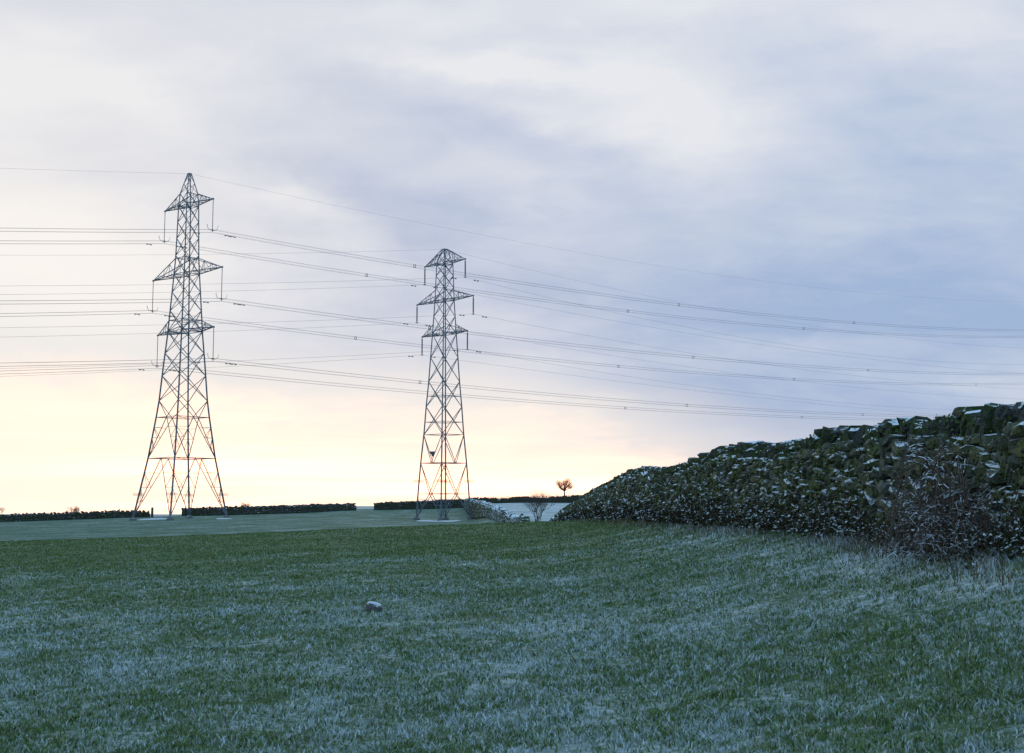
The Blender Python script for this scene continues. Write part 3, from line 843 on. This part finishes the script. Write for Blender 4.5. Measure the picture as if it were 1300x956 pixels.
# ------------------------------------------------------------------ sky
w = bpy.data.worlds.new('World'); sc.world = w; w.use_nodes = True
nt = w.node_tree; nt.nodes.clear(); T = NT(nt)
out = nt.nodes.new('ShaderNodeOutputWorld'); bg = nt.nodes.new('ShaderNodeBackground'); T.L(bg.outputs[0], out.inputs[0])
bg.inputs['Strength'].default_value = .1
SUN_AZ = math.atan2((560-650)/F, 1.0); SUN_EL = R(2.0)
skyt = nt.nodes.new('ShaderNodeTexSky'); skyt.sky_type = 'NISHITA'; skyt.sun_disc = False
skyt.sun_elevation = SUN_EL; skyt.sun_rotation = SUN_AZ
tc = T.n('ShaderNodeTexCoord'); dirv = tc.outputs['Generated']
sp = T.n('ShaderNodeSeparateXYZ'); T.L(dirv, sp.inputs[0]); dx, dy, dz = sp.outputs
az = T.math('MULTIPLY', T.math('ARCTAN2', dx, dy), 180/math.pi)      # degrees, + to the right
el = T.math('MULTIPLY', T.math('ARCSINE', dz), 180/math.pi)
# flat cloud deck coordinates
den = T.math('ADD', T.math('MAXIMUM', dz, 0.), .30)
cb = T.n('ShaderNodeCombineXYZ'); T.L(T.math('DIVIDE', dx, den), cb.inputs[0]); T.L(T.math('DIVIDE', dy, den), cb.inputs[1])
deck = cb.outputs[0]
mp = T.n('ShaderNodeMapping'); T.L(deck, mp.inputs[0]); mp.inputs['Rotation'].default_value = (0, 0, R(38)); mp.inputs['Scale'].default_value = (1.3, 2.5, 1); mp.inputs['Location'].default_value = (3.1, 1.7, 0)
n1 = T.noise(mp.outputs[0], 1.1, 6, .52, .5)
n2 = T.noise(mp.outputs[0], 3.0, 5, .5, .3)
wp = T.n('ShaderNodeTexNoise'); T.L(deck, wp.inputs['Vector']); wp.inputs['Scale'].default_value = 2.3; wp.inputs['Detail'].default_value = 6; wp.inputs['Roughness'].default_value = .6
wsp = T.n('ShaderNodeSeparateXYZ'); T.L(wp.outputs['Color'], wsp.inputs[0])
azw = T.math('ADD', az, T.math('MULTIPLY', T.math('SUBTRACT', wsp.outputs[0], .5), 13.))
elw = T.math('ADD', el, T.math('MULTIPLY', T.math('SUBTRACT', wsp.outputs[1], .5), 7.))
mq = T.n('ShaderNodeMapping'); T.L(deck, mq.inputs[0]); mq.inputs['Rotation'].default_value = (0, 0, R(20)); mq.inputs['Scale'].default_value = (1, 1.4, 1)
n3 = T.noise(mq.outputs[0], 7.5, 7, .58, .6)
def blob(a0, e0, sa, se, rot=0.):
    u = T.math('SUBTRACT', azw, a0); v = T.math('SUBTRACT', elw, e0)
    c_, s_ = math.cos(R(rot)), math.sin(R(rot))
    uu = T.math('ADD', T.math('MULTIPLY', u, c_/sa), T.math('MULTIPLY', v, s_/sa))
    vv = T.math('ADD', T.math('MULTIPLY', u, -s_/se), T.math('MULTIPLY', v, c_/se))
    q = T.math('ADD', T.math('MULTIPLY', uu, uu), T.math('MULTIPLY', vv, vv))
    return T.math('EXPONENT', T.math('MULTIPLY', q, -1.))
def AE(px, row):
    a_, b_, c_ = ray(px, row); return math.degrees(math.atan2(a_, b_)), math.degrees(math.atan2(c_, math.hypot(a_, b_)))
def acc(lst):
    s = None
    for (px, row, spx, srow, rot, amp) in lst:
        a0, e0 = AE(px, row); t = T.math('MULTIPLY', blob(a0, e0, spx/31.5, srow/31.5, rot), amp)
        s = t if s is None else T.math('ADD', s, t)
    return s
# brightness field of the cloud: thin (bright) and thick (lavender blue) places
bright = acc([(90,60,260,70,0,.30),(640,95,150,26,-8,.62),(830,160,110,60,-30,.46),(330,215,180,30,-32,.28),(40,330,260,130,0,.55),(700,10,420,40,0,.42),(1150,40,240,45,0,.30),
              (300,240,130,20,-25,.3),(700,175,90,22,-10,.25),(0,120,240,60,0,.2),(660,275,60,18,0,.15),(1200,270,150,18,0,.12),
              (420,470,500,30,0,.16)])
dark = acc([(440,110,170,28,-22,.06),(650,200,190,34,-22,.17),(480,270,170,34,-22,.26),(1150,160,170,60,-20,.18),(1080,400,420,150,0,.68),(640,400,260,60,0,.2),(900,540,420,26,0,.12),(250,90,130,20,-20,.14)])
fld = T.math('SUBTRACT', bright, dark)
fld = T.math('ADD', fld, T.math('MULTIPLY', T.math('SUBTRACT', n1, .5), 1.35))
fld = T.math('ADD', fld, T.math('MULTIPLY', T.math('SUBTRACT', n2, .5), .42))
fld = T.math('ADD', fld, T.math('MULTIPLY', T.math('SUBTRACT', n3, .5), .5))
fld = T.math('ADD', fld, .50)
# base gradient from left (grey white) to right (blue)
tlr = T.ramp(az, -20, 15, 0, 1)
low = T.mix(tlr, (.54, .58, .71), (.35, .475, .70))
high = T.mix(tlr, (.86, .86, .875), (.80, .82, .87))
cloud = T.mix(T.ramp(fld, -.12, 1.0, 0, 1, False), low, high)
# warm glow under the deck
en = T.math('ADD', el, T.math('ADD', T.math('MULTIPLY', T.math('SUBTRACT', n1, .5), 4.5), T.math('MULTIPLY', T.math('SUBTRACT', n3, .5), 1.6)))
rightfade = T.math('ADD', T.ramp(az, -2, 14, 0, 3.0), T.ramp(az, -21, -8, -2.6, 0))
en = T.math('ADD', en, rightfade)
wm = T.ramp(en, 6.2, 1.9, 0, 1)
leftwarm = T.math('MULTIPLY', acc([(0,330,230,150,0,1.)]), .8)
cloud = T.mix(leftwarm, cloud, (1.0, .945, .89))
mpb = T.n('ShaderNodeMapping'); T.L(dirv, mpb.inputs[0]); mpb.inputs['Scale'].default_value = (2.2, 2.2, 46)
band = T.noise(mpb.outputs[0], 1.6, 4, .55, .4)
ang = T.math('ABSOLUTE', T.math('SUBTRACT', az, math.degrees(SUN_AZ)))
sunny = T.ramp(ang, 7, 22, 1, 0)
hot = T.math('MULTIPLY', T.ramp(band, .42, .66, .0, 1), T.ramp(el, 5.0, 1.3, 0, 1))
warmc = T.mix(T.math('MULTIPLY', sunny, .9), (1.12, .955, .83), (1.55, 1.10, .84))
warmc = T.mix(T.math('MULTIPLY', hot, sunny), warmc, (2.9, 1.55, 1.02))
warmc = T.mix(T.ramp(az, 4, 20, 0, .75), warmc, (.72, .68, .70))
wm1 = T.ramp(en, 7.2, 3.6, 0, 1); wm2 = T.ramp(en, 4.6, 1.6, 0, 1)
allc = T.mix(wm2, T.mix(wm1, cloud, T.mix(T.ramp(az, 0, 18, 0, 1), (.87, .85, .83), (.56, .58, .66))), warmc)
# unseen sky overhead and behind: bluer, brightened to light the ground and wall
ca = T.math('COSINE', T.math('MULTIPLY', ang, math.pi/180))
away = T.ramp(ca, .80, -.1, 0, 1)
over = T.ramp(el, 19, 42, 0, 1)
skyfill = T.math('MAXIMUM', away, over)
allc = T.mix(skyfill, allc, T.mix(T.ramp(fld, 0, 1), (.33, .62, .96), (.42, .70, 1.02)))
below = T.ramp(dz, -.02, -.06, 0, 1)
allc = T.mix(below, allc, (.10, .12, .13))
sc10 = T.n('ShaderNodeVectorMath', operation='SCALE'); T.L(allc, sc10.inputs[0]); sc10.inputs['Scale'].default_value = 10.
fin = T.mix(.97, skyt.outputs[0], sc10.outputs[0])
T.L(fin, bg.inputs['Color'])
w.cycles.sampling_method = 'MANUAL'; w.cycles.sample_map_resolution = 1024

sun = bpy.data.lights.new('sun', 'SUN'); sun.energy = .5; sun.angle = R(12); sun.color = (1, .86, .70)
so = bpy.data.objects.new('sun', sun); COL.objects.link(so)
so.rotation_euler = Vector((-math.sin(SUN_AZ)*math.cos(SUN_EL), -math.cos(SUN_AZ)*math.cos(SUN_EL), -math.sin(SUN_EL))).to_track_quat('-Z', 'Y').to_euler()

# ------------------------------------------------------------------ camera
cam = bpy.data.cameras.new('camera'); co = bpy.data.objects.new('camera', cam); COL.objects.link(co)
cam.sensor_fit = 'HORIZONTAL'; cam.sensor_width = 36; cam.lens = 36*F/1300; cam.shift_y = -45/1300
cam.clip_start = .1; cam.clip_end = 30000
co.location = (0, 0, EYE); co.rotation_euler = (math.pi/2+TH, 0, 0)
sc.camera = co
sc.view_settings.view_transform = 'Standard'; sc.view_settings.look = 'None'
sc.view_settings.exposure = 0; sc.view_settings.gamma = 1; sc.view_settings.use_curve_mapping = False
